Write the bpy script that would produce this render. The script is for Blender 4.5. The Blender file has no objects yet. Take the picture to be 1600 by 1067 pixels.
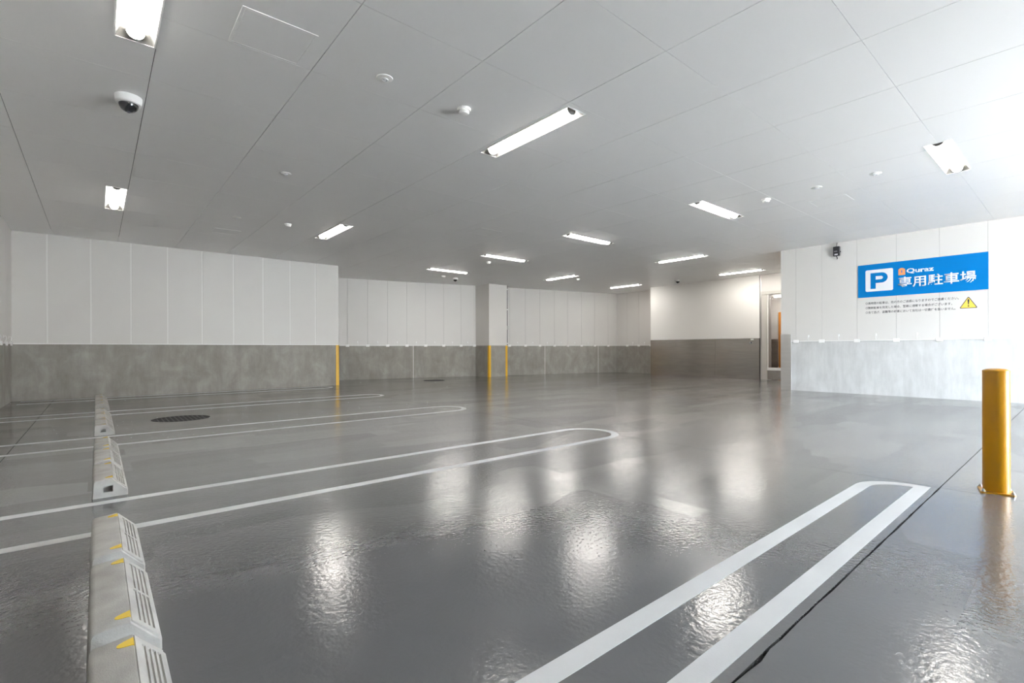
import bpy, bmesh, math, random
from mathutils import Vector, Matrix
from mathutils.geometry import tessellate_polygon
random.seed(7)
S = bpy.context.scene
COL = S.collection
PI = math.pi
# ------------------------------------------------------------------ camera
F_PX, YAW, ROLL, SHY = 765.15, 0.70374, -0.00306, 11.946
cd = bpy.data.cameras.new('camera'); cam = bpy.data.objects.new('camera', cd); COL.objects.link(cam)
fwd = Vector((math.sin(YAW), math.cos(YAW), 0)); rgt = Vector((math.cos(YAW), -math.sin(YAW), 0)); up = Vector((0, 0, 1))
r2 = rgt * math.cos(ROLL) + up * math.sin(ROLL); u2 = -rgt * math.sin(ROLL) + up * math.cos(ROLL)
m = Matrix.Identity(4)
for i in range(3):
    m[i][0], m[i][1], m[i][2] = r2[i], u2[i], -fwd[i]
m.translation = Vector((0, 0, 1.0))
cam.matrix_world = m
cd.sensor_fit = 'HORIZONTAL'; cd.sensor_width = 36; cd.lens = 36 * F_PX / 1600
cd.shift_y = SHY / 1600; cd.clip_start = 0.05; cd.clip_end = 200
S.camera = cam
# ------------------------------------------------------------------ world, sun, exposure
w = bpy.data.worlds.new('sky'); S.world = w; w.use_nodes = True
bg = w.node_tree.nodes['Background']
bg.inputs['Color'].default_value = (0.76, 0.87, 1.0, 1); bg.inputs['Strength'].default_value = 52.0
sd = bpy.data.lights.new('sun', 'SUN'); sd.energy = 95.0; sd.angle = math.radians(2); sd.color = (1, .97, .92)
so = bpy.data.objects.new('sun', sd); COL.objects.link(so)
so.rotation_euler = Vector((-0.62, 0.0, -0.78)).to_track_quat('-Z', 'Y').to_euler()
LAMP_E = 43.0
vs = S.view_settings
vs.view_transform = 'Standard'; vs.look = 'None'; vs.exposure = 0.46; vs.gamma = 1.0; vs.use_curve_mapping = False
S.cycles.use_denoising = True
S.cycles.max_bounces = 10; S.cycles.diffuse_bounces = 7; S.cycles.glossy_bounces = 5
S.cycles.sample_clamp_indirect = 12.0
S.cycles.caustics_reflective = False; S.cycles.caustics_refractive = False

# ------------------------------------------------------------------ materials
def mat(name, col, rough=.6, metal=0, emit=None, es=0, spec=.5, coat=0):
    M = bpy.data.materials.new(name); M.use_nodes = True
    b = M.node_tree.nodes['Principled BSDF']
    b.inputs['Base Color'].default_value = (*col, 1); b.inputs['Roughness'].default_value = rough
    b.inputs['Metallic'].default_value = metal; b.inputs['Specular IOR Level'].default_value = spec
    b.inputs['Coat Weight'].default_value = coat
    if emit:
        b.inputs['Emission Color'].default_value = (*emit, 1); b.inputs['Emission Strength'].default_value = es
    return M
def nd(M, t, **kw):
    n = M.node_tree.nodes.new(t)
    for k, v in kw.items():
        if k in n.inputs: n.inputs[k].default_value = v
        else: setattr(n, k, v)
    return n
def lk(M, a, b): M.node_tree.links.new(a, b)
def coords(M, scale=(1, 1, 1), world=True):
    if world:
        g = nd(M, 'ShaderNodeNewGeometry'); src = g.outputs['Position']
    else:
        g = nd(M, 'ShaderNodeTexCoord'); src = g.outputs['Object']
    mp = nd(M, 'ShaderNodeMapping'); mp.inputs['Scale'].default_value = scale
    lk(M, src, mp.inputs['Vector']); return mp.outputs['Vector']
def ramp(M, fac, stops):
    r = nd(M, 'ShaderNodeValToRGB'); e = r.color_ramp.elements
    while len(e) < len(stops): e.new(.5)
    for el, (p, c) in zip(e, stops):
        el.position = p; el.color = (*c, 1) if len(c) == 3 else c
    lk(M, fac, r.inputs['Fac']); return r.outputs['Color']
def bsdf(M): return M.node_tree.nodes['Principled BSDF']
def add_bump(M, h, strength=.1, dist=.01):
    bp = nd(M, 'ShaderNodeBump'); bp.inputs['Strength'].default_value = strength; bp.inputs['Distance'].default_value = dist
    lk(M, h, bp.inputs['Height']); lk(M, bp.outputs['Normal'], bsdf(M).inputs['Normal']); return bp
def noisy(name, c1, c2, scale=(3, 3, 3), ns=1.0, rough=.6, detail=4, bump=0, bscale=60, lo=.35, hi=.65, metal=0, spec=.5, world=True):
    M = mat(name, c1, rough, metal, spec=spec)
    n = nd(M, 'ShaderNodeTexNoise'); n.inputs['Scale'].default_value = ns; n.inputs['Detail'].default_value = detail
    lk(M, coords(M, scale, world), n.inputs['Vector'])
    lk(M, ramp(M, n.outputs['Fac'], [(lo, c1), (hi, c2)]), bsdf(M).inputs['Base Color'])
    if bump:
        b = nd(M, 'ShaderNodeTexNoise'); b.inputs['Scale'].default_value = bscale; b.inputs['Detail'].default_value = 3
        lk(M, coords(M, (1, 1, 1), world), b.inputs['Vector']); add_bump(M, b.outputs['Fac'], bump, .004)
    return M
M_PANEL = noisy('painted_wall_panel', (.66, .635, .61), (.68, .66, .63), (1, 1, 1), .8, .45, 2)
M_LINING = noisy('wall_lining_paint', (.90, .885, .85), (.91, .895, .86), (1, 1, 1), .8, .5, 2)
M_SEAL_J = mat('joint_sealant_white', (.78, .765, .74), .45)
M_SEAL_W = mat('white_sealant', (.86, .85, .835), .45)
M_SEAL_G = mat('grey_sealant', (.45, .44, .42), .6)
M_WHITE = mat('white_enamel', (.90, .90, .89), .35)
M_TRIM = mat('white_flashing', (.88, .87, .85), .3)
M_CEIL = noisy('ceiling_board_paint', (.91, .905, .895), (.925, .92, .91), (1, 1, 1), .6, .38, 2)
M_GAP = mat('dark_void', (.05, .05, .05), .9)
M_YEL = mat('yellow_guard_paint', (.80, .46, .03), .35)
M_STEEL = noisy('brushed_stainless_steel', (.50, .465, .43), (.56, .52, .48), (1, 1, 14), 2, .22, 3, metal=1)
M_STEEL_L = noisy('pale_stainless_steel', (.66, .65, .63), (.7, .69, .67), (1, 1, 14), 2, .42, 3, metal=1)
M_BLK = mat('black_plastic', (.02, .02, .025), .3)
M_DOME = mat('smoked_dome', (.012, .012, .014), .06, spec=.8)
M_LENS = mat('camera_lens', (.1, .1, .12), .1)
M_BOLL = mat('bollard_yellow', (.44, .20, .0), .3, spec=.35)
M_BOLT = mat('zinc_bolt', (.5, .5, .5), .35, metal=1)
M_BLUE = mat('sign_blue', (.0, .165, .45), .45, spec=.1)
M_SWHITE = mat('sign_white', (.84, .84, .86), .4)
M_ORANGE = mat('sign_orange', (.84, .30, .10), .4)
M_INK = mat('text_black', (.03, .03, .035), .5)
M_TRIY = mat('warning_yellow', (.85, .58, .08), .4)
M_DOOR = mat('orange_door', (.62, .24, .04), .4)
M_FRAME = mat('beige_grey_frame', (.56, .54, .50), .4)
M_GLASS = mat('clear_glass', (1, 1, 1), .02); bsdf(M_GLASS).inputs['Transmission Weight'].default_value = 1; bsdf(M_GLASS).inputs['IOR'].default_value = 1.1
M_OUT = noisy('outdoor_paving', (.52, .52, .515), (.58, .58, .57), (1, 1, 1), .5, .9)
M_LAMP = mat('lamp_diffuser', (.9, .9, .9), .4, emit=(1.0, .95, .885), es=LAMP_E)
M_REFL = mat('lamp_housing_dimmed', (.14, .14, .137), .5, spec=.1)  # white housing coloured dark so it keeps tone beside the glowing diffuser
M_REND = mat('lamp_housing_end_shaded', (.14, .138, .13), .5, spec=.1)  # grey shade of the trough ends and caps put into the colour
M_DETW = mat('detector_white', (.90, .90, .87), .4)
M_MARK = noisy('white_marking_paint', (.44, .44, .435), (.48, .48, .475), (1, 1, 1), 3, .5, 5, bump=.08, bscale=140)
M_RFLY = mat('yellow_reflector', (.80, .55, .06), .15, coat=.5)

def concrete(name, c1, c2, c3, rough=.75):
    M = mat(name, c2, rough)
    v = coords(M, (1, 1, .75))
    n = nd(M, 'ShaderNodeTexNoise'); n.inputs['Scale'].default_value = 2.6; n.inputs['Detail'].default_value = 6; n.inputs['Roughness'].default_value = .62
    n.inputs['Distortion'].default_value = .5
    lk(M, v, n.inputs['Vector'])
    c = ramp(M, n.outputs['Fac'], [(.32, c1), (.5, c2), (.68, c3)])
    n2 = nd(M, 'ShaderNodeTexNoise'); n2.inputs['Scale'].default_value = 1.0; n2.inputs['Detail'].default_value = 8; n2.inputs['Roughness'].default_value = .7
    lk(M, coords(M, (7, 7, 1.2)), n2.inputs['Vector'])
    mx = nd(M, 'ShaderNodeMix', data_type='RGBA', blend_type='MULTIPLY'); mx.inputs['Factor'].default_value = 1
    lk(M, c, mx.inputs[6]); lk(M, ramp(M, n2.outputs['Fac'], [(.35, (.9, .9, .9)), (.6, (1.05, 1.05, 1.05))]), mx.inputs[7])
    lk(M, mx.outputs[2], bsdf(M).inputs['Base Color'])
    b = nd(M, 'ShaderNodeTexNoise'); b.inputs['Scale'].default_value = 40; b.inputs['Detail'].default_value = 4
    lk(M, coords(M), b.inputs['Vector']); add_bump(M, b.outputs['Fac'], .15, .004)
    return M
M_CONC = concrete('dado_concrete', (.268, .250, .220), (.312, .293, .260), (.375, .36, .33))
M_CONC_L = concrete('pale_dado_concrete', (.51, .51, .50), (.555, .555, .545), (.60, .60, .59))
M_STOP = noisy('precast_concrete', (.31, .295, .27), (.39, .375, .345), (1, 1, 1), 9, .8, 8, bump=.25, bscale=220)

def floor_material():
    M = mat('polished_grey_floor_coating', (.16, .16, .16), .2)
    b = bsdf(M)
    # trowel and roller patches: cells stretched along X
    vo = nd(M, 'ShaderNodeTexVoronoi', distance='CHEBYCHEV'); vo.inputs['Scale'].default_value = 1.0
    lk(M, coords(M, (.75, 2.1, 1)), vo.inputs['Vector'])
    sep = nd(M, 'ShaderNodeSeparateColor'); lk(M, vo.outputs['Color'], sep.inputs['Color'])
    n1 = nd(M, 'ShaderNodeTexNoise'); n1.inputs['Scale'].default_value = .9; n1.inputs['Detail'].default_value = 6
    lk(M, coords(M), n1.inputs['Vector'])
    n2 = nd(M, 'ShaderNodeTexNoise'); n2.inputs['Scale'].default_value = 1.0; n2.inputs['Detail'].default_value = 5
    lk(M, coords(M, (.5, 4, 1)), n2.inputs['Vector'])
    a1 = nd(M, 'ShaderNodeMath', operation='MULTIPLY_ADD'); lk(M, sep.outputs[0], a1.inputs[0]); a1.inputs[1].default_value = .35; lk(M, n1.outputs['Fac'], a1.inputs[2])
    a2 = nd(M, 'ShaderNodeMath', operation='ADD'); lk(M, a1.outputs[0], a2.inputs[0]); lk(M, n2.outputs['Fac'], a2.inputs[1])
    mr = nd(M, 'ShaderNodeMapRange'); mr.inputs['From Min'].default_value = .75; mr.inputs['From Max'].default_value = 1.6
    mr.inputs['To Min'].default_value = .13; mr.inputs['To Max'].default_value = .23
    lk(M, a2.outputs[0], mr.inputs['Value']); lk(M, mr.outputs[0], b.inputs['Roughness'])
    lk(M, ramp(M, n1.outputs['Fac'], [(.3, (.088, .088, .088)), (.7, (.100, .099, .098))]), b.inputs['Base Color'])
    n3 = nd(M, 'ShaderNodeTexNoise'); n3.inputs['Scale'].default_value = 42; n3.inputs['Detail'].default_value = 2
    lk(M, coords(M), n3.inputs['Vector'])
    n4 = nd(M, 'ShaderNodeTexNoise'); n4.inputs['Scale'].default_value = 5; n4.inputs['Detail'].default_value = 2
    lk(M, coords(M), n4.inputs['Vector'])
    ad = nd(M, 'ShaderNodeMath', operation='MULTIPLY_ADD'); lk(M, n4.outputs['Fac'], ad.inputs[0]); ad.inputs[1].default_value = .6; lk(M, n3.outputs['Fac'], ad.inputs[2])
    add_bump(M, ad.outputs[0], .16, .008)
    b.inputs['Specular IOR Level'].default_value = .22
    b.inputs['Coat IOR'].default_value = 1.42
    cw = nd(M, 'ShaderNodeMapRange'); cw.inputs['To Min'].default_value = .55; cw.inputs['To Max'].default_value = 1.0; lk(M, sep.outputs[1], cw.inputs['Value']); lk(M, cw.outputs[0], b.inputs['Coat Weight'])
    lk(M, mr.outputs[0], b.inputs['Coat Roughness']); lk(M, b.inputs['Normal'].links[0].from_socket, b.inputs['Coat Normal'])
    return M
M_FLOOR = floor_material()
def iron():
    M = mat('dark_cast_iron', (.055, .052, .052), .45)
    return M
M_IRON = mat('dark_cast_iron', (.035, .033, .033), .8, spec=.15); M_IRON_L = mat('worn_iron_ribs', (.075, .072, .072), .7, spec=.2)

# ------------------------------------------------------------------ mesh helpers
class MB:
    def __init__(s): s.v = []; s.f = []; s.mi = []
    def add(s, vs, fs, mi=0):
        o = len(s.v); s.v += [tuple(p) for p in vs]
        for f in fs: s.f.append([o + i for i in f]); s.mi.append(mi)
    def box(s, x0, x1, y0, y1, z0, z1, mi=0):
        v = [(x, y, z) for z in (z0, z1) for y in (y0, y1) for x in (x0, x1)]
        s.add(v, [(0, 2, 3, 1), (4, 5, 7, 6), (0, 1, 5, 4), (2, 6, 7, 3), (0, 4, 6, 2), (1, 3, 7, 5)], mi)
    def bbox(s, x0, x1, y0, y1, z0, z1, b=.003, mi=0):
        """box with chamfered edges"""
        bm = bmesh.new(); bmesh.ops.create_cube(bm, size=1)
        for q in bm.verts:
            q.co = Vector(((x0 + x1) / 2 + q.co.x * (x1 - x0), (y0 + y1) / 2 + q.co.y * (y1 - y0), (z0 + z1) / 2 + q.co.z * (z1 - z0)))
        bmesh.ops.bevel(bm, geom=bm.edges[:], offset=b, segments=1, affect='EDGES')
        bm.verts.index_update()
        s.add([q.co[:] for q in bm.verts], [[q.index for q in f.verts] for f in bm.faces], mi); bm.free()
    def prism(s, poly, z0, z1, holes=(), mi=0):
        loops = [list(poly)] + [list(h) for h in holes]
        flat = [p for l in loops for p in l]
        tri = tessellate_polygon([[Vector((p[0], p[1], 0)) for p in l] for l in loops])
        n = len(flat); vs = [(p[0], p[1], z0) for p in flat] + [(p[0], p[1], z1) for p in flat]; fs = []
        for t in tri:
            a, b, c = [Vector((*flat[i], 0)) for i in t]
            if (b - a).cross(c - a).z < 0: t = t[::-1]
            fs.append(tuple(i + n for i in t)); fs.append(tuple(t[::-1]))
        o = 0
        for l in loops:
            k = len(l)
            for i in range(k): fs.append((o + i, o + (i + 1) % k, n + o + (i + 1) % k, n + o + i))
            o += k
        s.add(vs, fs, mi)
    def lathe(s, prof, c=(0, 0, 0), n=24, mi=0, mis=None):
        """prof list of (r,z) around the z axis"""
        vs = []; fs = []
        for r, z in prof:
            for k in range(n):
                a = 2 * PI * k / n; vs.append((c[0] + r * math.cos(a), c[1] + r * math.sin(a), c[2] + z))
        for j in range(len(prof) - 1):
            for k in range(n):
                fs.append((j * n + k, j * n + (k + 1) % n, (j + 1) * n + (k + 1) % n, (j + 1) * n + k))
        if prof[0][0] > 1e-5: fs.append(tuple(range(n))[::-1])
        if prof[-1][0] > 1e-5: fs.append(tuple((len(prof) - 1) * n + k for k in range(n)))
        s.add(vs, fs, mi)
    def tube(s, pts, r, n=8, mi=0):
        pts = [Vector(p) for p in pts]; vs = []; fs = []
        for i, p in enumerate(pts):
            t = (pts[min(i + 1, len(pts) - 1)] - pts[max(i - 1, 0)]).normalized()
            a = t.orthogonal().normalized() if i == 0 else (a - t * a.dot(t)).normalized()
            b = t.cross(a)
            for k in range(n):
                q = 2 * PI * k / n; vs.append(p + (a * math.cos(q) + b * math.sin(q)) * r)
        for i in range(len(pts) - 1):
            for k in range(n): fs.append((i * n + k, i * n + (k + 1) % n, (i + 1) * n + (k + 1) % n, (i + 1) * n + k))
        fs.append(tuple(range(n))[::-1]); fs.append(tuple((len(pts) - 1) * n + k for k in range(n)))
        s.add(vs, fs, mi)
    def mesh(s, name, mats, smooth=False):
        me = bpy.data.meshes.new(name); me.from_pydata(s.v, [], s.f)
        for mm in (mats if isinstance(mats, (list, tuple)) else [mats]): me.materials.append(mm)
        me.polygons.foreach_set('material_index', s.mi); 
        bm = bmesh.new(); bm.from_mesh(me); bmesh.ops.recalc_face_normals(bm, faces=bm.faces); bm.to_mesh(me); bm.free()
        if smooth:
            me.polygons.foreach_set('use_smooth', [True] * len(me.polygons))
            me.set_sharp_from_angle(angle=math.radians(38))
        me.update(); return me
    def build(s, name, mats, parent=None, smooth=False):
        return link(name, s.mesh(name, mats, smooth), parent)
def link(name, me, parent=None, loc=None):
    o = bpy.data.objects.new(name, me); COL.objects.link(o)
    if parent is not None: o.parent = parent
    if loc is not None: o.location = loc
    return o
def box(name, mats, *a, parent=None, **k):
    q = MB(); q.box(*a, **k); return q.build(name, mats, parent)
def tag(o, label, cat, group=None):
    o['label'] = label; o['category'] = cat
    if group: o['group'] = group
    return o
def thing(name, loc, label, cat, group=None, rz=0):
    o = bpy.data.objects.new(name, None); COL.objects.link(o); o.location = loc; o.rotation_euler.z = rz
    o.empty_display_size = .1
    return tag(o, label, cat, group)
def struct(o): o['kind'] = 'structure'; return o
def copy_tree(o, parent=None):
    c = o.copy(); COL.objects.link(c)
    if parent is not None: c.parent = parent
    for ch in list(o.children): copy_tree(ch, c)
    return c
def arc(cx, cy, r, a0, a1, n):
    return [(cx + r * math.cos(a0 + (a1 - a0) * i / n), cy + r * math.sin(a0 + (a1 - a0) * i / n)) for i in range(n + 1)]

CZ = 3.36          # ceiling height
DZ = 1.13          # concrete dado height
YN = 13.68         # face of the long wall at the left
XW = -1.27         # west wall face
XR = 12.65         # sign wall face
YS = -5.1          # south wall inner face

# ------------------------------------------------------------------ floor
fl = MB(); fl.box(XW - .3, 20, YS - .3, 17, -.30, -.03)
floor = struct(fl.build('floor', M_GAP))
def jag(x0, x1, y, amp, n):
    out = []
    for i in range(n + 1):
        x = x0 + (x1 - x0) * i / n
        a = amp * (random.random() ** 3)
        out.append((x, y + a))
    return out
JX0, JX1, JY = -.66, 4.60, .692
MH = [(.945, 8.60, .36), (8.27, 13.62, .33)]
def circle(cx, cy, r, n=48): return [(cx + r * math.cos(2 * PI * i / n), cy + r * math.sin(2 * PI * i / n)) for i in range(n)]
def slab(x0, x1, y0, y1, holes=(), lower=None, upper=None):
    g = .0025; q = MB()
    lo = lower or [(x0 + g, y0 + g), (x1 - g, y0 + g)]
    hi = upper or [(x0 + g, y1 - g), (x1 - g, y1 - g)]
    q.prism(lo + hi[::-1], -.03, 0, holes); return q.build('slab', M_FLOOR, floor)
slab(XW - .2, JX0, JY, 17)
slab(JX0, JX1, JY, 17, [circle(*MH[0])], lower=jag(JX0 + .0025, JX1 - .0025, JY + .003, .004, 60))
slab(JX1, 10.2, JY, 17, [circle(*MH[1])])
slab(10.2, 20, JY, 17)
slab(XW - .2, JX0, YS - .25, JY)
cr = jag(JX0 + .0025, JX1 - .0025, JY - .003, .0, 60)
cr = [(x, y - (.012 if 1.46 < x < 1.75 and random.random() < .6 else .004) * random.random()) for x, y in cr]
slab(JX0, JX1, YS - .25, JY, upper=cr)
slab(JX1, 20, YS - .25, JY)

# ------------------------------------------------------------------ ceiling
LX = [.36 + 1.03 * k for k in range(-2, 18)]
LY = [1.125 + 1.042 * k for k in range(-7, 16)]
L_W, L_L = .26, 1.45
# (x0, x1, y0, y1) of each recessed lamp
LAMPS = [(.10, .36, 3.27, 4.72), (.10, .36, 9.11, 10.56), (3.50, 3.76, 3.27, 4.72), (3.50, 3.76, 9.10, 10.55),
         (7.38, 8.83, 1.00, 1.26), (7.38, 8.83, 3.98, 4.24), (7.38, 8.83, 6.84, 7.10), (7.38, 8.83, 9.68, 9.94), (7.38, 8.83, 12.36, 12.62),
         (11.64, 11.90, 10.62, 12.07), (11.64, 11.90, 6.24, 7.69), (15.12, 15.38, 10.64, 12.09), (15.12, 15.38, 6.28, 7.73), (15.46, 15.72, 4.5, 5.95)]
top = MB(); top.box(XW - .5, 20.2, YS - .25, 17.2, CZ + .12, CZ + .3)
ceiling = struct(top.build('ceiling', M_GAP))
def cut(rects, h):
    out = []
    for (x0, x1, y0, y1) in rects:
        hx0, hx1, hy0, hy1 = max(x0, h[0]), min(x1, h[1]), max(y0, h[2]), min(y1, h[3])
        if hx0 >= hx1 or hy0 >= hy1: out.append((x0, x1, y0, y1)); continue
        if y0 < hy0: out.append((x0, x1, y0, hy0))
        if hy1 < y1: out.append((x0, x1, hy1, y1))
        if x0 < hx0: out.append((x0, hx0, hy0, hy1))
        if hx1 < x1: out.append((hx1, x1, hy0, hy1))
    return out
def in_room(x0, x1, y0, y1):
    if x1 < 5.2 and y0 > YN: return False
    if x0 > 12.9 and y1 < 4.5: return False
    yb = 15.94 - (x0 - 6.25) * .2607
    if x0 > 5.2 and y0 > yb + .1: return False
    return True
tile_cache = {}
for i in range(len(LX) - 1):
    for j in range(len(LY) - 1):
        x0, x1 = max(LX[i], XW - .02) + .003, min(LX[i + 1], 17.2) - .003
        y0, y1 = max(LY[j], YS - .02) + .0015, LY[j + 1] - .0015
        if x1 <= x0 + .02 or y1 <= y0 + .02 or not in_room(x0, x1, y0, y1): continue
        if LY[j + 1] > YN and x1 < 5.3: y1 = min(y1, YN + .02)
        holes = [h for h in LAMPS if h[0] < x1 and h[1] > x0 and h[2] < y1 and h[3] > y0]
        key = None if holes else (round(x1 - x0, 3), round(y1 - y0, 3))
        if key and key in tile_cache: me = tile_cache[key]
        else:
            q = MB(); rs = [(x0, x1, y0, y1)]
            for h in holes: rs = cut(rs, (h[0] + .004, h[1] - .004, h[2] + .004, h[3] - .004))
            for r in rs: q.box(r[0] - x0, r[1] - x0, r[2] - y0, r[3] - y0, CZ, CZ + .012)
            me = q.mesh('ceiling_board', M_CEIL)
            if key: tile_cache[key] = me
        link('ceiling_board', me, ceiling, (x0, y0, 0))

# ------------------------------------------------------------------ walls
def wall(name, P0, P1, joints, up_mat=M_PANEL, seal=M_SEAL_G, gap=.009, dz=DZ, conc=M_CONC, cjoints=(), clips=True, flash=True, hooks=True, thick=.14, trim_at=()):
    """local x runs from P0 to P1, local y points into the room"""
    P0, P1 = Vector(P0), Vector(P1); L = (P1 - P0).length; a = math.atan2(P1.y - P0.y, P1.x - P0.x)
    q = MB(); q.box(0, L, -thick, -.006, dz, CZ + .125); q.box(0, L, -thick, -.010, 0, dz)
    root = struct(q.build(name, seal)); root.location = (P0.x, P0.y, 0); root.rotation_euler.z = a
    js = sorted(j for j in joints if .02 < j < L - .02); e = [0] + js + [L]
    cache = {}
    for s0, s1 in zip(e[:-1], e[1:]):
        x0 = s0 + (gap / 2 if s0 > 0 else 0); x1 = s1 - (gap / 2 if s1 < L else 0)
        k = round(x1 - x0, 3)
        if k not in cache:
            b = MB(); b.bbox(0, x1 - x0, -.02, 0.0, dz + .002, CZ + .02, .002); cache[k] = b.mesh('wall_panel', up_mat)
        link('wall_panel', cache[k], root, (x0, 0, 0))
    cj = sorted(j for j in cjoints if .02 < j < L - .02); e = [0] + cj + [L]
    for s0, s1 in zip(e[:-1], e[1:]):
        b = MB(); b.box(s0 + (.008 if s0 > 0 else 0), s1 - (.008 if s1 < L else 0), -.03, -.004, 0, dz); b.build('concrete_dado', conc, root)
    for s in cj:
        b = MB(); b.box(s - .008, s + .008, -.02, -.006, 0, dz); b.build('joint_sealant', M_SEAL_W, root)
    if flash:
        b = MB(); b.box(0, L, 0, .006, dz - .002, dz + .014); b.build('flashing', M_TRIM, root)
    if clips:
        cm = MB(); cm.bbox(-.055, .055, -.002, .022, dz - .035, dz + .04, .004); cme = cm.mesh('clip', M_TRIM)
        for s in js: link('clip', cme, root, (s, 0, 0))
    if hooks:
        hm = MB(); hm.tube([(0, .0, dz + .13), (0, .03, dz + .135), (.0, .04, dz + .11), (0, .035, dz + .06), (.0, .012, dz + .02)], .005)
        hm.box(-.012, .012, 0, .006, dz + .10, dz + .15); hme = hm.mesh('hook', M_WHITE, True)
        for s0, s1 in zip(js[:-1], js[1:]): link('hook', hme, root, ((s0 + s1) / 2, 0, 0))
    return root
# long wall at the left of the view (room to its south)
wall('wall_north', (5.2, YN), (XW - .14, YN), [5.2 - x for x in (-.759, -.086, .588, 1.254, 1.928, 2.591, 3.26, 3.916, 4.573)],
     seal=M_SEAL_J, gap=.028, clips=False, hooks=False)
wall('wall_west', (XW, YN), (XW, YS - .1), [.10, .765, 1.43, 2.1, 2.76, 3.43, 4.1, 4.76, 5.43, 6.1, 6.76, 7.43, 8.1, 8.76, 9.43, 10.1, 10.76, 11.43, 12.1, 12.76, 13.43, 14.1], seal=M_SEAL_W)
sh = MB(); sh.box(XW - .45, 20.2, 16.95, 17.15, -.1, CZ + .125); sh.box(20, 20.2, YS - .25, 16.95, -.1, CZ + .125); sh.box(XW - .45, XW - .25, YS - .25, 16.95, -.1, CZ + .125); sh.box(XR + .3, 20.2, YS - .25, YS, -.1, CZ + .125)
struct(sh.build('wall_light_shell', M_SEAL_G))  # unseen shell, added to stop sky light leaking through the wall corners
ret = MB(); ret.box(5.04, 5.199, YN + .03, 16.5, 0, CZ + .125); struct(ret.build('wall_alcove', M_PANEL))
SP = Vector((6.25, 15.94)); SD = Vector((10.75, -2.79)).normalized()
PA = SP + SD * 11.2; PB = SP - SD * 1.15
js = [-.55, .101, .755, 1.419, 2.085, 2.753, 3.42, 4.08, 4.607, 5.4, 6.057, 6.741, 7.394, 8.053, 8.688, 9.354, 10.014, 10.706]
wall('wall_back', PA, PB, [11.2 - s for s in js], cjoints=[11.2 - s for s in (2.313, 7.619, 10.2)])
wall('wall_east', (17.07, 10.93), (17.07, 13.2), [.52, 1.09, 1.67], clips=True)
# sign wall
rj = [-5.6,-4.95,-4.28,-3.6,-2.92,-2.2,-1.52, -.84, -.155, .53, 1.213, 1.901, 2.583, 3.272, 3.952, 4.494]
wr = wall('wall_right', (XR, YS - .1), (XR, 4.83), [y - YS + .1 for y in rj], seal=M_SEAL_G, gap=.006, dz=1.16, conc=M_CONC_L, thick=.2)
b = MB(); b.bbox(4.6 - YS + .1, 4.835 - YS + .1, -.004, .009, 0, 1.337, .001)
for o in [b.build('corner_guard', M_STEEL_L, wr)]: o['label'] = 'pale stainless steel corner guard'
blk = MB(); blk.box(XR + .19, 16.3, 4.63, 4.825, 0, CZ + .125); struct(blk.build('wall_lobby_side', M_PANEL))
# steel-clad wall before the lobby
q = MB(); q.box(16.32, 17.2, 6.87, 10.93, 0, CZ + .125); we = struct(q.build('wall_steel_clad', M_SEAL_G))
b = MB(); b.bbox(16.300, 16.33, 6.87, 10.94, 1.33, CZ + .01, .002); b.build('wall_lining', M_LINING, we)
for y0, y1 in ((6.87, 8.35), (8.352, 9.86), (9.862, 10.94)):
    b = MB(); b.bbox(16.292, 16.33, y0, y1, 0, 1.328, .0015); b.build('steel_sheet', M_STEEL, we)
b = MB(); b.box(16.325, 17.2, 10.925, 10.945, 1.33, CZ); b.build('return_lining', M_PANEL, we)
# south wall with the vehicle opening
q = MB(); q.box(XW - .1, 5.2, YS - .25, YS, 0, CZ + .125); q.box(5.2, 9.7, YS - .25, YS, 3.3, CZ + .125); q.box(9.7, XR + .2, YS - .25, YS, 0, CZ + .125)
struct(q.build('wall_south', M_PANEL))
q = MB(); q.box(-15, 40, -40, YS - .25, -.05, -.005); struct(q.build('ground', M_OUT))
q = MB(); q.box(-14, 38, -22, -21, -.01, 5.5); q.box(-14.1, 38.1, -22.1, -20.95, 5.5, 5.65); struct(q.build('wall_sky_blocker', M_SEAL_G))  # unseen facade, added to keep low sky light off the deep walls

# ------------------------------------------------------------------ entrance to the lobby
q = MB()
q.bbox(16.30, 16.40, 6.65, 6.81, 0, 2.78, .003)            # jamb
q.bbox(16.30, 16.40, 4.83, 4.98, 0, 2.78, .003)
q.bbox(16.295, 16.41, 4.83, 6.81, 2.72, 2.82, .003)        # head
door = struct(q.build('door_1', M_FRAME))
b = MB(); b.bbox(16.31, 16.45, 4.7, 6.82, 2.822, CZ + .01, .002); b.build('transom_panel', M_PANEL, door)
b = MB(); b.bbox(16.305, 16.42, 6.82, 6.85, 0, CZ, .002); b.build('steel_upright', M_STEEL_L, door)
b = MB(); b.box(16.33, 16.345, 6.835, 6.90, 0, CZ); b.build('shadow_slit', M_BLK, door)  # black strip stands in for the shadowed slit between wall and frame
b = MB(); b.bbox(16.325, 16.375, 6.61, 6.65, .30, 2.72, .003); b.bbox(16.325, 16.375, 4.98, 5.04, .30, 2.72, .003)
b.bbox(16.325, 16.375, 4.98, 6.65, 2.70, 2.72, .003); b.bbox(16.32, 16.38, 4.98, 6.65, .30, .39, .003); b.build('sash', M_TRIM, door)
b = MB(); b.box(16.345, 16.353, 5.04, 6.61, .39, 2.70); g = b.build('pane', M_GLASS, door); g['label'] = 'clear glass pane'
for y0, y1 in ((4.98, 5.5), (5.505, 6.2), (6.205, 6.65)):
    b = MB(); b.bbox(16.335, 16.365, y0, y1, .01, .298, .002); b.build('kick_plate', M_STEEL, door)
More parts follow.
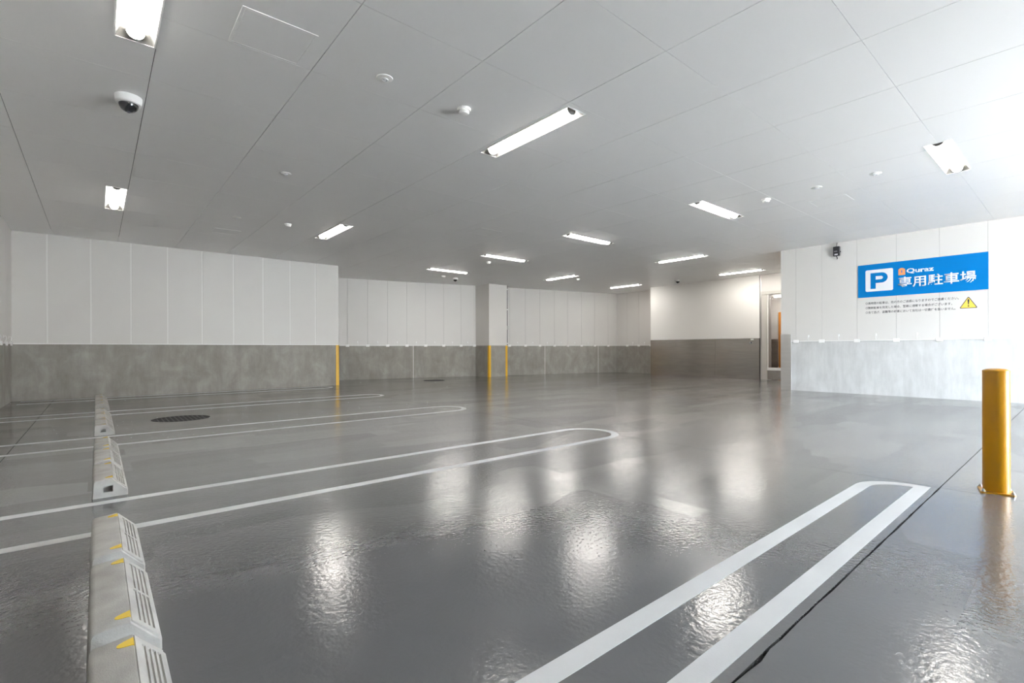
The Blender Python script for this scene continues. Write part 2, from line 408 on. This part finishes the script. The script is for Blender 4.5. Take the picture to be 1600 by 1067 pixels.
# lobby behind the glass
q = MB(); q.box(18.6, 18.8, 4.0, 9.5, 0, 3.2); q.box(16.45, 18.6, 9.3, 9.5, 0, 3.2); q.box(16.32, 18.8, 4.3, 4.5, 0, 3.2)
lob = struct(q.build('wall_lobby', M_PANEL))
b = MB(); b.box(16.45, 18.8, 4.3, 9.5, 2.82, 3.0); struct(b.build('ceiling_lobby', M_CEIL))
for y0, y1 in ((4.5, 5.4), (5.405, 6.25), (7.205, 7.9), (7.905, 9.3)):
    b = MB(); b.bbox(18.585, 18.61, y0, y1, 0, 1.33, .002); b.build('steel_sheet', M_STEEL, lob)
q = MB(); q.bbox(18.565, 18.6, 6.28, 7.17, 0, 2.29, .003)
d2 = struct(q.build('door_2', M_DOOR)); 
b = MB(); b.tube([(18.56, 7.08, .98), (18.52, 7.08, .98), (18.515, 7.01, .98), (18.515, 6.95, .98)], .01); b.build('handle', M_BLK, d2, True)
t = thing('ceiling_light', (17.9, 6.35, 2.82), 'slim strip lamp glowing inside the lobby behind the glass', 'ceiling light')
b = MB(); b.bbox(-.05, .05, -.7, .7, -.03, 0, .004); b.build('body', M_WHITE, t)
b = MB(); b.bbox(-.048, .048, -.69, .69, -.06, -.03, .003); b.build('diffuser', M_LAMP, t)
t = thing('card_reader', (18.585, 7.48, .96), 'small white switch plate on the steel wall of the lobby behind glass', 'switch')
b = MB(); b.bbox(-.012, 0, -.06, .06, -.06, .06, .003); b.build('plate', M_WHITE, t)
for y in (-.03, .03):
    b = MB(); b.bbox(-.018, -.012, y - .02, y + .02, -.04, .04, .002); b.build('button', M_DETW, t)

# ------------------------------------------------------------------ column
colt = thing('column', (11.18, 14.35, 0), 'white clad square column with concrete base standing before the back wall', 'column')
b = MB(); b.bbox(-.42, .42, -.40, .6, 1.13, CZ + .01, .003); b.build('cladding', M_PANEL, colt)
b = MB(); b.bbox(-.42, .42, -.396, .6, 0, 1.13, .002); b.build('base', M_CONC, colt)
b = MB(); b.box(-.422, .422, -.406, .6, 1.124, 1.138); b.build('flashing', M_SEAL_G, colt)
def guard(parent, x, y, sx, lab):
    g = MB(); z1 = 1.13
    g.bbox(min(x, x - sx * .075), max(x, x - sx * .075), y - .012, y + .0, 0, z1, .002)
    g.bbox(min(x, x + sx * .012), max(x, x + sx * .012), y - .012, y + .075, 0, z1, .002)
    o = g.build('corner_guard', M_YEL, parent); 
    if lab: o['label'] = lab
    return o
guard(colt, -.42, -.40, -1, 'yellow corner guard'); guard(colt, .42, -.40, 1, 'yellow corner guard')
b = MB(); b.tube([(.445, -.38, 1.14), (.445, -.38, CZ)], .016); b.build('conduit', M_BLK, colt, True)
for z in (1.2, 2.45, 3.2):
    c = MB(); c.bbox(.42, .47, -.405, -.355, z, z + .03, .003); c.build('clamp', M_WHITE, colt)
c = MB(); c.bbox(.43, .50, -.40, -.34, 1.72, 1.86, .004); c.build('junction_box', M_SEAL_G, colt)
gr = tag(box('corner_guard', M_YEL, 5.12, 5.215, YN - .012, YN, 0, 1.13), 'yellow corner guard on the end of the long left wall', 'corner guard')
b = MB(); b.bbox(5.2, 5.214, YN - .012, YN + .08, 0, 1.13, .002); b.bbox(5.125, 5.214, YN - .012, YN - .001, 0, 1.13, .002)
me = b.mesh('corner_guard', M_YEL); gr.data = me

# ------------------------------------------------------------------ parking lines
def marking(x0, xc, ya, yb, label, sq=False, wd=.084):
    h = wd / 2
    y0o, y1o, y0i, y1i = ya - h, yb + h, ya + h, yb - h
    q = MB()
    if not sq:
        R = (y1o - y0o) / 2; Ri = (y1i - y0i) / 2; cy = (ya + yb) / 2
        outer = [(x0, y0o)] + arc(xc, cy, R, -PI / 2, PI / 2, 28) + [(x0, y1o)]
        inner = [(x0, y0i)] + arc(xc, cy, Ri, -PI / 2, PI / 2, 28) + [(x0, y1i)]
    else:
        xe = xc; R = .30; Ri = R - wd
        outer = [(x0, y0o), (xe, y0o)] + arc(xe - R, y1o - R, R, 0, PI / 2, 14) + [(x0, y1o)]
        inner = [(x0, y0i), (xe - wd, y0i)] + arc(xe - R, y1o - R, Ri, 0, PI / 2, 14) + [(x0, y1i)]
    q.prism(outer + inner[::-1], 0, .0015)
    return tag(q.build('parking_line', M_MARK), label, 'road marking', 'bay divider loops painted on the floor')
marking(-1.16, 4.555, .777, 1.073, 'wide white bay line nearest the bollard with one square corner', True)
marking(-1.2, 4.40, 3.507, 4.19, 'white looped bay line running behind the nearest run of wheel stops')
marking(-1.2, 4.44, 6.675, 7.37, 'white looped bay line just in front of the striped manhole cover')
marking(-1.2, 4.48, 9.80, 10.40, 'white looped bay line just behind the striped manhole cover')
marking(-1.13, 4.47, 12.86, 13.50, 'thin white looped bay line close along the foot of the left wall')

# ------------------------------------------------------------------ wheel stops
def stop_meshes():
    L = .648
    prof = [(-.026, 0)] + [(-.019, .104), (-.0165, .112), (-.011, .1175), (-.004, .1195), (.076, .1275), (.082, .1275), (.0845, .1220), (.1530, .0475), (.1600, .0440), (.1655, .036), (.166, 0)]
    cx, cz = .07, .05
    def inset(p, k=.945): return [(cx + (x - cx) * k, z if z == 0 else cz + (z - cz) * k) for x, z in p]
    hole = [(.034, .036), (.084, .036), (.084, .078), (.034, .078)]
    q = MB(); n = len(prof)
    secs = [(0, inset(prof)), (.003, inset(prof, .975)), (.010, prof), (L - .010, prof), (L - .003, inset(prof, .975)), (L, inset(prof))]
    vs = [(x, y, z) for y, p in secs for x, z in p]; fs = []
    for j in range(len(secs) - 1):
        for i in range(n): fs.append((j * n + i, j * n + (i + 1) % n, (j + 1) * n + (i + 1) % n, (j + 1) * n + i))
    q.add(vs, fs)
    for y, yd in ((0, .06), (L, L - .06)):
        p = inset(prof); flat = p + hole
        tri = tessellate_polygon([[Vector((a, b, 0)) for a, b in p], [Vector((a, b, 0)) for a, b in hole]])
        q.add([(a, y, b) for a, b in flat], [tuple(t) for t in tri])
        q.add([(a, y, b) for a, b in hole] + [(a, yd, b) for a, b in hole], [(0, 1, 5, 4), (1, 2, 6, 5), (2, 3, 7, 6), (3, 0, 4, 7), (4, 5, 6, 7)])
    body = q.mesh('body', M_STOP, True)
    # raised lattice on the sloping front leaves 4 x 2 slots
    A = Vector((.0885, 0, .1232)); B = Vector((.1575, 0, .0508)); d = (B - A); sl = d.length; d.normalize(); nn = Vector((-d.z, 0, d.x)); nn = nn if nn.x > 0 else -nn
    lat = MB()
    def bar(u0, u1, y0, y1, h=.0002):
        c = []
        for hh, e in ((-.006, 0), (h, .001)):
            for y in (y0 + e, y1 - e):
                for u in (u0 + e, u1 - e): c.append(A + d * u + nn * hh + Vector((0, y, 0)))
        lat.add(c, [(0, 1, 3, 2), (4, 6, 7, 5), (0, 4, 5, 1), (2, 3, 7, 6), (0, 2, 6, 4), (1, 5, 7, 3)])
    us = [(-.003, .022), (.033, .0405), (.0515, .059), (.070, .0775), (.0885, sl + .002)]
    for u0, u1 in us: bar(u0, u1, .008, L - .008)
    for y0, y1 in ((.008, .045), (L / 2 - .011, L / 2 + .011), (L - .045, L - .008)): bar(-.003, sl + .002, y0, y1, .0001)
    lattice = lat.mesh('slot_grille', M_STOP, True)
    rf = MB(); W = .024; x1 = .0835; top0 = .1215
    pts = []
    for i in range(13):
        t = -1 + 2 * i / 12; pts.append((.043 + .0405 * abs(t) ** 2.8, W * t))
    loop = pts[:]
    def zt(x): return .1245 + (x - .043) * .14 + .0008
    nb = len(loop)
    v = [(x, y, .110) for x, y in loop] + [(x, y * .93, zt(x)) for k, (x, y) in enumerate(loop)]
    f = [tuple(range(nb))[::-1], tuple(range(nb, 2 * nb))] + [(i, (i + 1) % nb, nb + (i + 1) % nb, nb + i) for i in range(nb)]
    rf.add(v, f); refl = rf.mesh('reflector', M_RFLY, False)
    return body, lattice, refl, L
sb, sl_, sr, SL = stop_meshes()
def make_stop(label):
    t = thing('wheel_stop', (0, 0, 0), label, 'wheel stop', 'concrete wheel stop blocks in a row')
    link('body', sb, t); link('slot_grille', sl_, t)
    link('reflector', sr, t, (0, .055, 0)); link('reflector', sr, t, (0, SL - .055, 0))
    return t
proto = make_stop('')
runs = [(1.262, ['nearest concrete wheel stop, cut off by the lower picture edge', 'second nearest concrete wheel stop, one of its reflectors glaring white', 'farthest wheel stop block of the nearest run, beside the long white line']),
        (4.323, ['front block of the second wheel stop run, rectangular hole in its end', 'middle block of the second wheel stop run from the front', 'rear block of the second wheel stop run, small dark mark on top']),
        (7.505, ['front block of the third wheel stop run, level with the striped manhole', 'middle block of the third wheel stop run from the front', 'rear block of the third wheel stop run from the front']),
        (10.55, ['front block of the farthest wheel stop run near the left wall', 'middle block of the farthest wheel stop run near the left wall', 'last and smallest wheel stop block, closest to the left wall'])]
first = True
for y0, labs in runs:
    for k, lb in enumerate(labs):
        o = proto if first else copy_tree(proto); first = False
        o.location = (0, y0 + .74 * k, 0); o['label'] = lb

# ------------------------------------------------------------------ manholes
def manhole(cx, cy, r, label):
    t = thing('manhole_cover', (cx, cy, -.03), label, 'manhole cover', 'round iron manhole covers')
    q = MB(); q.prism(circle(0, 0, r - .003), 0, .029, [circle(0, 0, r - .022)]); q.build('rim', M_IRON, t)
    q = MB(); q.prism(circle(0, 0, r - .026), 0, .024); q.build('plate', M_IRON, t)
    k = 13
    for i in range(k):
        x = -r + (i + .5) * 2 * r / k; hy = math.sqrt(max(0, (r - .03) ** 2 - x * x))
        if hy < .03: continue
        q = MB(); q.bbox(x - .007, x + .007, -hy, hy, .024, .0295, .001); o = q.build('rib', M_IRON_L, t)
    for sx in (-.55, .55):
        q = MB(); q.bbox(sx * r - .02, sx * r + .02, -.03, .03, .024, .0305, .002); q.build('key_hole', M_GAP, t)
manhole(*MH[0], 'black ribbed iron manhole cover between the left bay lines')
manhole(*MH[1], 'dark iron manhole cover far back near the foot of the back wall')

# ------------------------------------------------------------------ bollard
BX, BY = 4.757, .418
t = thing('bollard', (BX, BY, 0), 'yellow steel bollard bolted to the floor at the right edge', 'bollard', rz=math.radians(12))
q = MB(); q.prism([(-.088, -.078), (-.078, -.088), (.078, -.088), (.088, -.078), (.088, .078), (.078, .088), (-.078, .088), (-.088, .078)], 0, .009); q.build('base_plate', M_BOLL, t)
q = MB(); q.lathe([(.0705, .009), (.0705, .832), (.070, .8335)], n=48); q.build('post', M_BOLL, t, True)
q = MB(); q.lathe([(.0705, .8335), (.0715, .836), (.0712, .840), (.066, .846), (.052, .852), (.03, .856), (.012, .857), (0, .857)], n=48); q.build('cap', M_BOLL, t, True)
bm = MB(); bm.lathe([(.013, 0), (.013, .003), (.010, .003), (.010, .011), (.006, .014), (.006, .018), (0, .018)], n=12); bme = bm.mesh('bolt', M_BOLT, True)
for sx in (-1, 1):
    for sy in (-1, 1): link('bolt', bme, t, (sx * .073, sy * .073, .009))

# ------------------------------------------------------------------ ceiling lamps
def lamp_meshes():
    h = L_L / 2; w_ = L_W / 2
    q = MB()   # trough: sloping sides and ends, both coloured darker against the lamp glare
    o = [(-w_ + .012, -h + .012), (w_ - .012, -h + .012), (w_ - .012, h - .012), (-w_ + .012, h - .012)]
    i = [(-.075, -h + .07), (.075, -h + .07), (.075, h - .07), (-.075, h - .07)]
    v = [(x, y, -.001) for x, y in o] + [(x, y, .075) for x, y in i]
    f = [(0, 1, 5, 4), (1, 2, 6, 5), (2, 3, 7, 6), (3, 0, 4, 7), (4, 5, 6, 7)]
    v2 = [(x * 1.02, y * 1.002, z + .01 if z > 0 else z) for x, y, z in v]
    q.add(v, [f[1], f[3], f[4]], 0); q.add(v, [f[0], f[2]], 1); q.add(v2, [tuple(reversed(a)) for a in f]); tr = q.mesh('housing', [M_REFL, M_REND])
    q = MB(); q.prism([(-w_, -h), (w_, -h), (w_, h), (-w_, h)], -.004, .0, [o]); rim = q.mesh('rim', M_WHITE)
    q = MB(); n = 14; r = .056; y0, y1 = -h + .085, h - .085; c = []
    for y in (y0, y1):
        for k in range(n + 1):
            a = PI + PI * k / n; c.append((r * math.cos(a), y, .037 + .056 * math.sin(a)))
    fs = [(k, k + 1, n + 1 + k + 1, n + 1 + k) for k in range(n)] + [tuple(range(n + 1)), tuple(range(n + 1, 2 * n + 2))]
    q.add(c, fs); dif = q.mesh('diffuser', M_LAMP, True)
    q = MB()
    for a, b_ in ((y0 - .014, y0 - .001),):
        c = []
        for y in (a, b_):
            for k in range(n + 1):
                g_ = PI + PI * k / n; c.append((r * 1.05 * math.cos(g_), y, .040 + .058 * math.sin(g_)))
        q.add(c, [(k, k + 1, n + 1 + k + 1, n + 1 + k) for k in range(n)] + [tuple(range(n + 1)), tuple(range(n + 1, 2 * n + 2))])
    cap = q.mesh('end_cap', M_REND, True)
    return tr, rim, dif, cap
lm = lamp_meshes()
lamp_labels = ['recessed strip lamp at the top left, cut off by the upper picture edge', 'small looking recessed lamp at far left, below the dome camera',
    'large recessed strip lamp near the upper middle, right of the round detector', 'recessed lamp over the right end of the long left wall',
    'rightmost ceiling lamp, nearly lost in the daylight glare', 'recessed lamp nearest left of the right hand round detector',
    'third lamp back in the middle row of sideways lamps', 'fourth lamp back in the middle row of sideways lamps', 'farthest lamp of the middle sideways row, before the dome camera',
    'slim far lamp above the middle of the back wall', 'slim lamp in the row above the steel clad wall, nearer of two', 'farthest slim lamp near the inner corner of the back wall',
    'lamp close to the lobby entrance above the steel clad wall', 'lamp half hidden behind the corner of the sign wall']
protoL = None
for (x0, x1, y0, y1), lb in zip(LAMPS, lamp_labels):
    if protoL is None:
        protoL = thing('ceiling_light', (0, 0, 0), lb, 'ceiling light', 'recessed strip lamps in the ceiling')
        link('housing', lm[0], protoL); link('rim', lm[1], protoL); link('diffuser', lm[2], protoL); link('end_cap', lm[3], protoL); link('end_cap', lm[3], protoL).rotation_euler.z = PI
        o = protoL
    else: o = copy_tree(protoL)
    o['label'] = lb; o.location = ((x0 + x1) / 2, (y0 + y1) / 2, CZ); o.rotation_euler.z = 0 if (y1 - y0) > (x1 - x0) else PI / 2

# ------------------------------------------------------------------ dome cameras
def dome(x, y, s, ang, label):
    t = thing('dome_camera', (x, y, CZ), label, 'camera', 'dome cameras under the ceiling', rz=ang)
    q = MB(); q.lathe([(.104 * s, 0), (.104 * s, -.012 * s), (.100 * s, -.055 * s), (.097 * s, -.058 * s), (.097 * s, -.064 * s), (.088 * s, -.070 * s), (.076 * s, -.070 * s)], n=40); q.build('housing', M_WHITE, t, True)
    q = MB(); q.lathe([(.076 * s * math.cos(a), -.070 * s - .070 * s * math.sin(a)) for a in [PI / 2 * k / 9 for k in range(10)]], n=36); q.build('dome', M_DOME, t, True)
    q = MB(); q.lathe([(.0, -.146 * s), (.012 * s, -.144 * s), (.016 * s, -.138 * s)], n=14); q.build('lens', M_LENS, t, True)
dome(.235, 5.79, 1.0, .3, 'white dome camera with dark bubble at the upper left')
dome(9.05, 13.55, .85, 1, 'small dome camera before the back wall, left of the column')
dome(15.2, 9.12, .85, 2, 'small dome camera above the steel clad wall')

# ------------------------------------------------------------------ detectors and round fittings
def detector(x, y, label, s=1.0):
    t = thing('smoke_detector', (x, y, CZ), label, 'detector', 'stepped ceiling detectors')
    q = MB(); q.lathe([(.066 * s, 0), (.066 * s, -.012), (.062 * s, -.022), (.05 * s, -.022)], n=32); q.build('base', M_DETW, t, True)
    q = MB(); q.lathe([(.046 * s, -.020), (.050 * s, -.028), (.050 * s, -.040), (.042 * s, -.052), (.02 * s, -.058), (0, -.058)], n=32); q.build('sensor_head', M_DETW, t, True)
def disc(x, y, label):
    t = thing('round_fitting', (x, y, CZ), label, 'ceiling fitting', 'flat round ceiling fittings')
    q = MB(); q.lathe([(.070, 0), (.068, -.006), (.050, -.011), (.032, -.012)], n=36); q.build('flange', M_DETW, t, True)
    q = MB(); q.lathe([(.032, -.010), (.030, -.018), (.022, -.019), (.020, -.012), (.012, -.012), (.010, -.022), (0, -.022)], n=28); q.build('nozzle', M_SWHITE, t, True)
detector(2.757, 3.965, 'large looking stepped detector left of the upper middle strip lamp')
detector(2.747, 9.72, 'stepped detector left of the lamp over the left wall end')
detector(8.09, 10.5, 'stepped detector beside the fourth sideways lamp')
detector(8.5, 13.4, 'faint stepped detector close before the alcove wall')
detector(12.35, 11.1, 'tiny stepped detector right of the slim far lamp')
detector(8.08, 3.30, 'stepped detector right of the nearest sideways lamp')
disc(1.917, 3.959, 'flat round fitting with a nozzle, largest near the top middle')
disc(1.935, 6.954, 'flat round fitting, middle one of the left hand three')
disc(1.915, 9.83, 'flat round fitting, farthest one of the left hand three')
disc(8.073, 2.585, 'pale round fitting above the sign wall, left of two')
disc(8.04, 1.863, 'pale round fitting near the right lamp, right of two')

# ------------------------------------------------------------------ access hatches
def hatch(x0, x1, y0, y1, label):
    t = thing('access_hatch', ((x0 + x1) / 2, (y0 + y1) / 2, CZ), label, 'ceiling hatch', 'square access hatches in the ceiling')
    w_, h = (x1 - x0) / 2, (y1 - y0) / 2
    def rc(a, b): return [(-a, -b), (a, -b), (a, b), (-a, b)]
    q = MB(); q.prism(rc(w_, h), -.004, .001, [rc(w_ - .018, h - .018)]); q.build('frame', M_CEIL, t)
    q = MB(); q.bbox(-w_ + .021, w_ - .021, -h + .021, h - .021, -.003, .004, .001); q.build('hatch_door', M_CEIL, t)
    q = MB(); q.bbox(w_ - .019, w_ - .004, -.02, .02, -.006, -.002, .001); q.build('latch', M_WHITE, t)
hatch(.77, 1.28, 3.745, 4.24, 'square access hatch at the upper left, right of the cut off lamp')
hatch(5.71, 6.21, 7.63, 8.12, 'access hatch near the ceiling middle between two lamps')
hatch(8.75, 9.2, 2.41, 2.94, 'faint access hatch above the sign wall')
hatch(1.75, 2.2, 10.9, 11.35, 'access hatch close to the left wall')

# ------------------------------------------------------------------ hanging device on the sign wall
t = thing('wall_speaker', (XR, 3.64, 3.16), 'small black device on a hook high on the sign wall', 'wall device')
q = MB(); q.bbox(-.085, -.012, -.062, .062, -.105, .105, .008); q.build('case', M_BLK, t)
q = MB(); q.bbox(-.014, 0, -.035, .035, -.05, .05, .003); q.build('wall_plate', M_BLK, t)
q = MB(); q.tube([(-.045, 0, .1), (-.045, 0, .15), (-.03, -.005, .17), (-.03, .003, .185), (0, .0, .195)], .006); q.build('hanger', M_BLK, t, True)
q = MB(); q.tube([(-.045, 0, -.105), (-.045, 0, -.13), (-.048, -.012, -.145), (-.048, -.012, -.165), (-.045, 0, -.172)], .009); q.build('hook', M_BLK, t, True)
q = MB(); q.bbox(-.089, -.084, -.03, .032, -.085, -.062, .001); q.build('white_label', M_SWHITE, t)
q = MB(); q.bbox(-.088, -.084, -.02, .04, -.01, .004, .001); q.build('nameplate', M_BOLT, t)
q = MB(); q.bbox(-.055, -.035, -.078, -.062, -.03, -.0, .003); q.build('knob', M_BLK, t)
# intercom on the steel wall
t = thing('intercom', (16.292, 7.14, 1.19), 'small black button unit on the steel cladding beside the lobby door', 'intercom')
q = MB(); q.bbox(-.012, 0, -.04, .04, -.035, .03, .003); q.build('plate', M_STEEL_L, t)
q = MB(); q.bbox(-.022, -.012, -.035, .0, -.025, .02, .003); q.build('button', M_BLK, t)
t = thing('outlet', (16.292, 7.10, 1.29), 'small white plate at the top of the steel cladding beside the lobby', 'outlet')
q = MB(); q.bbox(-.012, 0, -.045, .045, -.022, .022, .003); q.build('cover_plate', M_WHITE, t)
q = MB(); q.bbox(-.015, -.012, -.02, .02, -.012, .012, .001); q.build('socket', M_DETW, t)

# ------------------------------------------------------------------ sign and notice
def text_mesh(body, y_left, y_right, z0, z1, depth=.0015, offset=0, mt=M_INK, name='lettering', parent=None, keep=False):
    cu = bpy.data.curves.new('t', 'FONT'); cu.body = body; cu.size = 1; cu.offset = offset; cu.resolution_u = 3
    ob = bpy.data.objects.new('t', cu); COL.objects.link(ob)
    bpy.context.view_layer.update()
    me = bpy.data.meshes.new_from_object(ob.evaluated_get(bpy.context.evaluated_depsgraph_get()))
    bpy.data.objects.remove(ob); bpy.data.curves.remove(cu)
    xs = [v.co.x for v in me.vertices]; ys = [v.co.y for v in me.vertices]
    ax, bx, ay, by = min(xs), max(xs), min(ys), max(ys)
    # front face plus side walls for a thin raised film
    bm2 = bmesh.new(); bm2.from_mesh(me)
    for v in bm2.verts:
        u = (v.co.x - ax) / (bx - ax); t_ = (v.co.y - ay) / (by - ay)
        v.co = Vector((0, y_left + (y_right - y_left) * u, z0 + (z1 - z0) * t_))
    bmesh.ops.remove_doubles(bm2, verts=bm2.verts[:], dist=1e-5)
    r = bmesh.ops.extrude_face_region(bm2, geom=bm2.faces[:])
    for v in [g for g in r['geom'] if isinstance(g, bmesh.types.BMVert)]: v.co.x -= depth
    bmesh.ops.recalc_face_normals(bm2, faces=bm2.faces[:])
    bm2.to_mesh(me); bm2.free(); me.materials.clear(); me.materials.append(mt)
    o = link(name, me, parent); return o
def rrect_yz(y0, y1, z0, z1, r, x0, x1, mt, name, parent, n=6):
    q = MB(); P = []
    for cy, cz, a in ((y1 - r, z0 + r, -PI / 2), (y1 - r, z1 - r, 0), (y0 + r, z1 - r, PI / 2), (y0 + r, z0 + r, PI)):
        P += arc(cy, cz, r, a, a + PI / 2, n)
    q.prism(P, x0, x1)
    q.v = [(z, x, y) for x, y, z in q.v]     # (y,z,x) -> world
    return q.build(name, mt, parent)
t = thing('parking_sign', (XR, 0, 0), 'blue parking sign board with white P and company lettering', 'sign')
rrect_yz(1.206, 3.25, 2.088, 2.787, .004, -.012, 0, M_BLUE, 'board', t)
rrect_yz(2.634, 3.113, 2.207, 2.667, .03, -.0135, -.012, M_SWHITE, 'white_square', t)
q = MB(); zt_, r_ = 2.598, .108        # letter P: stem and round bowl, mirrored because y falls from left to right
P_ = [(3.024, 2.262), (2.932, 2.262), (2.932, zt_ - 2 * r_)] + [(2.832 - r_ * math.sin(a), zt_ - r_ - r_ * math.cos(a)) for a in [PI * k / 14 for k in range(15)]] + [(3.024, zt_)]
H_ = [(2.932, zt_ - 2 * r_ + .072)] + [(2.842 - (r_ - .072) * math.sin(a), zt_ - r_ - (r_ - .072) * math.cos(a)) for a in [PI * k / 10 for k in range(11)]] + [(2.932, zt_ - .072)]
q.prism(P_, -.0150, -.0135, [H_]); q.v = [(z, x, y) for x, y, z in q.v]; q.build('letter_p', M_BLUE, t)
o = text_mesh('Quraz', 2.413, 1.984, 2.512, 2.622, offset=.03, mt=M_SWHITE, name='company_lettering', parent=t); o.location.x = -.012
o = text_mesh('専用駐車場', 2.550, 1.371, 2.238, 2.463, offset=.016, mt=M_SWHITE, name='main_lettering', parent=t); o.location.x = -.012
q = MB(); y0, y1 = 2.434, 2.547; q.prism([(y0, 2.500), (y1, 2.500), (y1, 2.615), ((y0 + y1) / 2 + .02, 2.645), ((y0 + y1) / 2 - .02, 2.645), (y0, 2.615)], -.0135, -.012)
q.v = [(z, x, y) for x, y, z in q.v]; q.build('house_emblem', M_ORANGE, t)
q = MB(); q.prism([(2.484, 2.545), (2.497, 2.545), (2.497, 2.578), (2.502, 2.59), (2.49, 2.60), (2.479, 2.59), (2.484, 2.578)], -.0145, -.0135)
q.v = [(z, x, y) for x, y, z in q.v]; q.build('keyhole_emblem', M_BLUE, t)
nt = thing('notice_lettering', (XR, 0, 0), 'three lines of small black print on the wall below the blue sign', 'notice')
lines = [('○長時間の駐車は、他の方のご迷惑になりますのでご遠慮ください。', 3.114, 1.618, 1.957), ('○無断駐車を発見した場合、警察に通報する場合がございます。', 3.114, 1.715, 1.858), ('○当て逃げ、盗難等の被害において当社は一切責任を負いません。', 3.114, 1.667, 1.762)]
for s_, a_, b_, zc in lines:
    text_mesh(s_, a_, b_, zc - .027, zc + .027, offset=.008, mt=M_INK, name='text_line', parent=nt, depth=.001)
wt = thing('warning_sign', (XR, 0, 0), 'yellow warning triangle with black exclamation mark beside the small print', 'sign')
def rtri(cy, z0, w_, h, r, x0, x1, mt, name):
    P = []; C = [(cy - w_ / 2 + r * 1.7, z0 + r), (cy + w_ / 2 - r * 1.7, z0 + r), (cy, z0 + h - 2 * r)]
    for (a, b_), s0 in zip(C, (math.radians(150), math.radians(270), math.radians(30))): P += arc(a, b_, r, s0, s0 + 2 * PI / 3, 6)
    q = MB(); q.prism(P, x0, x1); q.v = [(z, x, y) for x, y, z in q.v]; return q.build(name, mt, wt)
rtri(1.482, 1.752, .262, .228, .014, -.003, 0, M_INK, 'black_border'); rtri(1.482, 1.7625, .225, .195, .008, -.004, -.003, M_TRIY, 'yellow_face')
q = MB(); q.prism([(1.477, 1.822), (1.487, 1.822), (1.496, 1.905), (1.492, 1.922), (1.482, 1.928), (1.472, 1.922), (1.468, 1.905)], -.005, -.004)
q.prism(circle(1.482, 1.795, .012, 16), -.005, -.004); q.v = [(z, x, y) for x, y, z in q.v]; q.build('exclamation_mark', M_INK, wt)
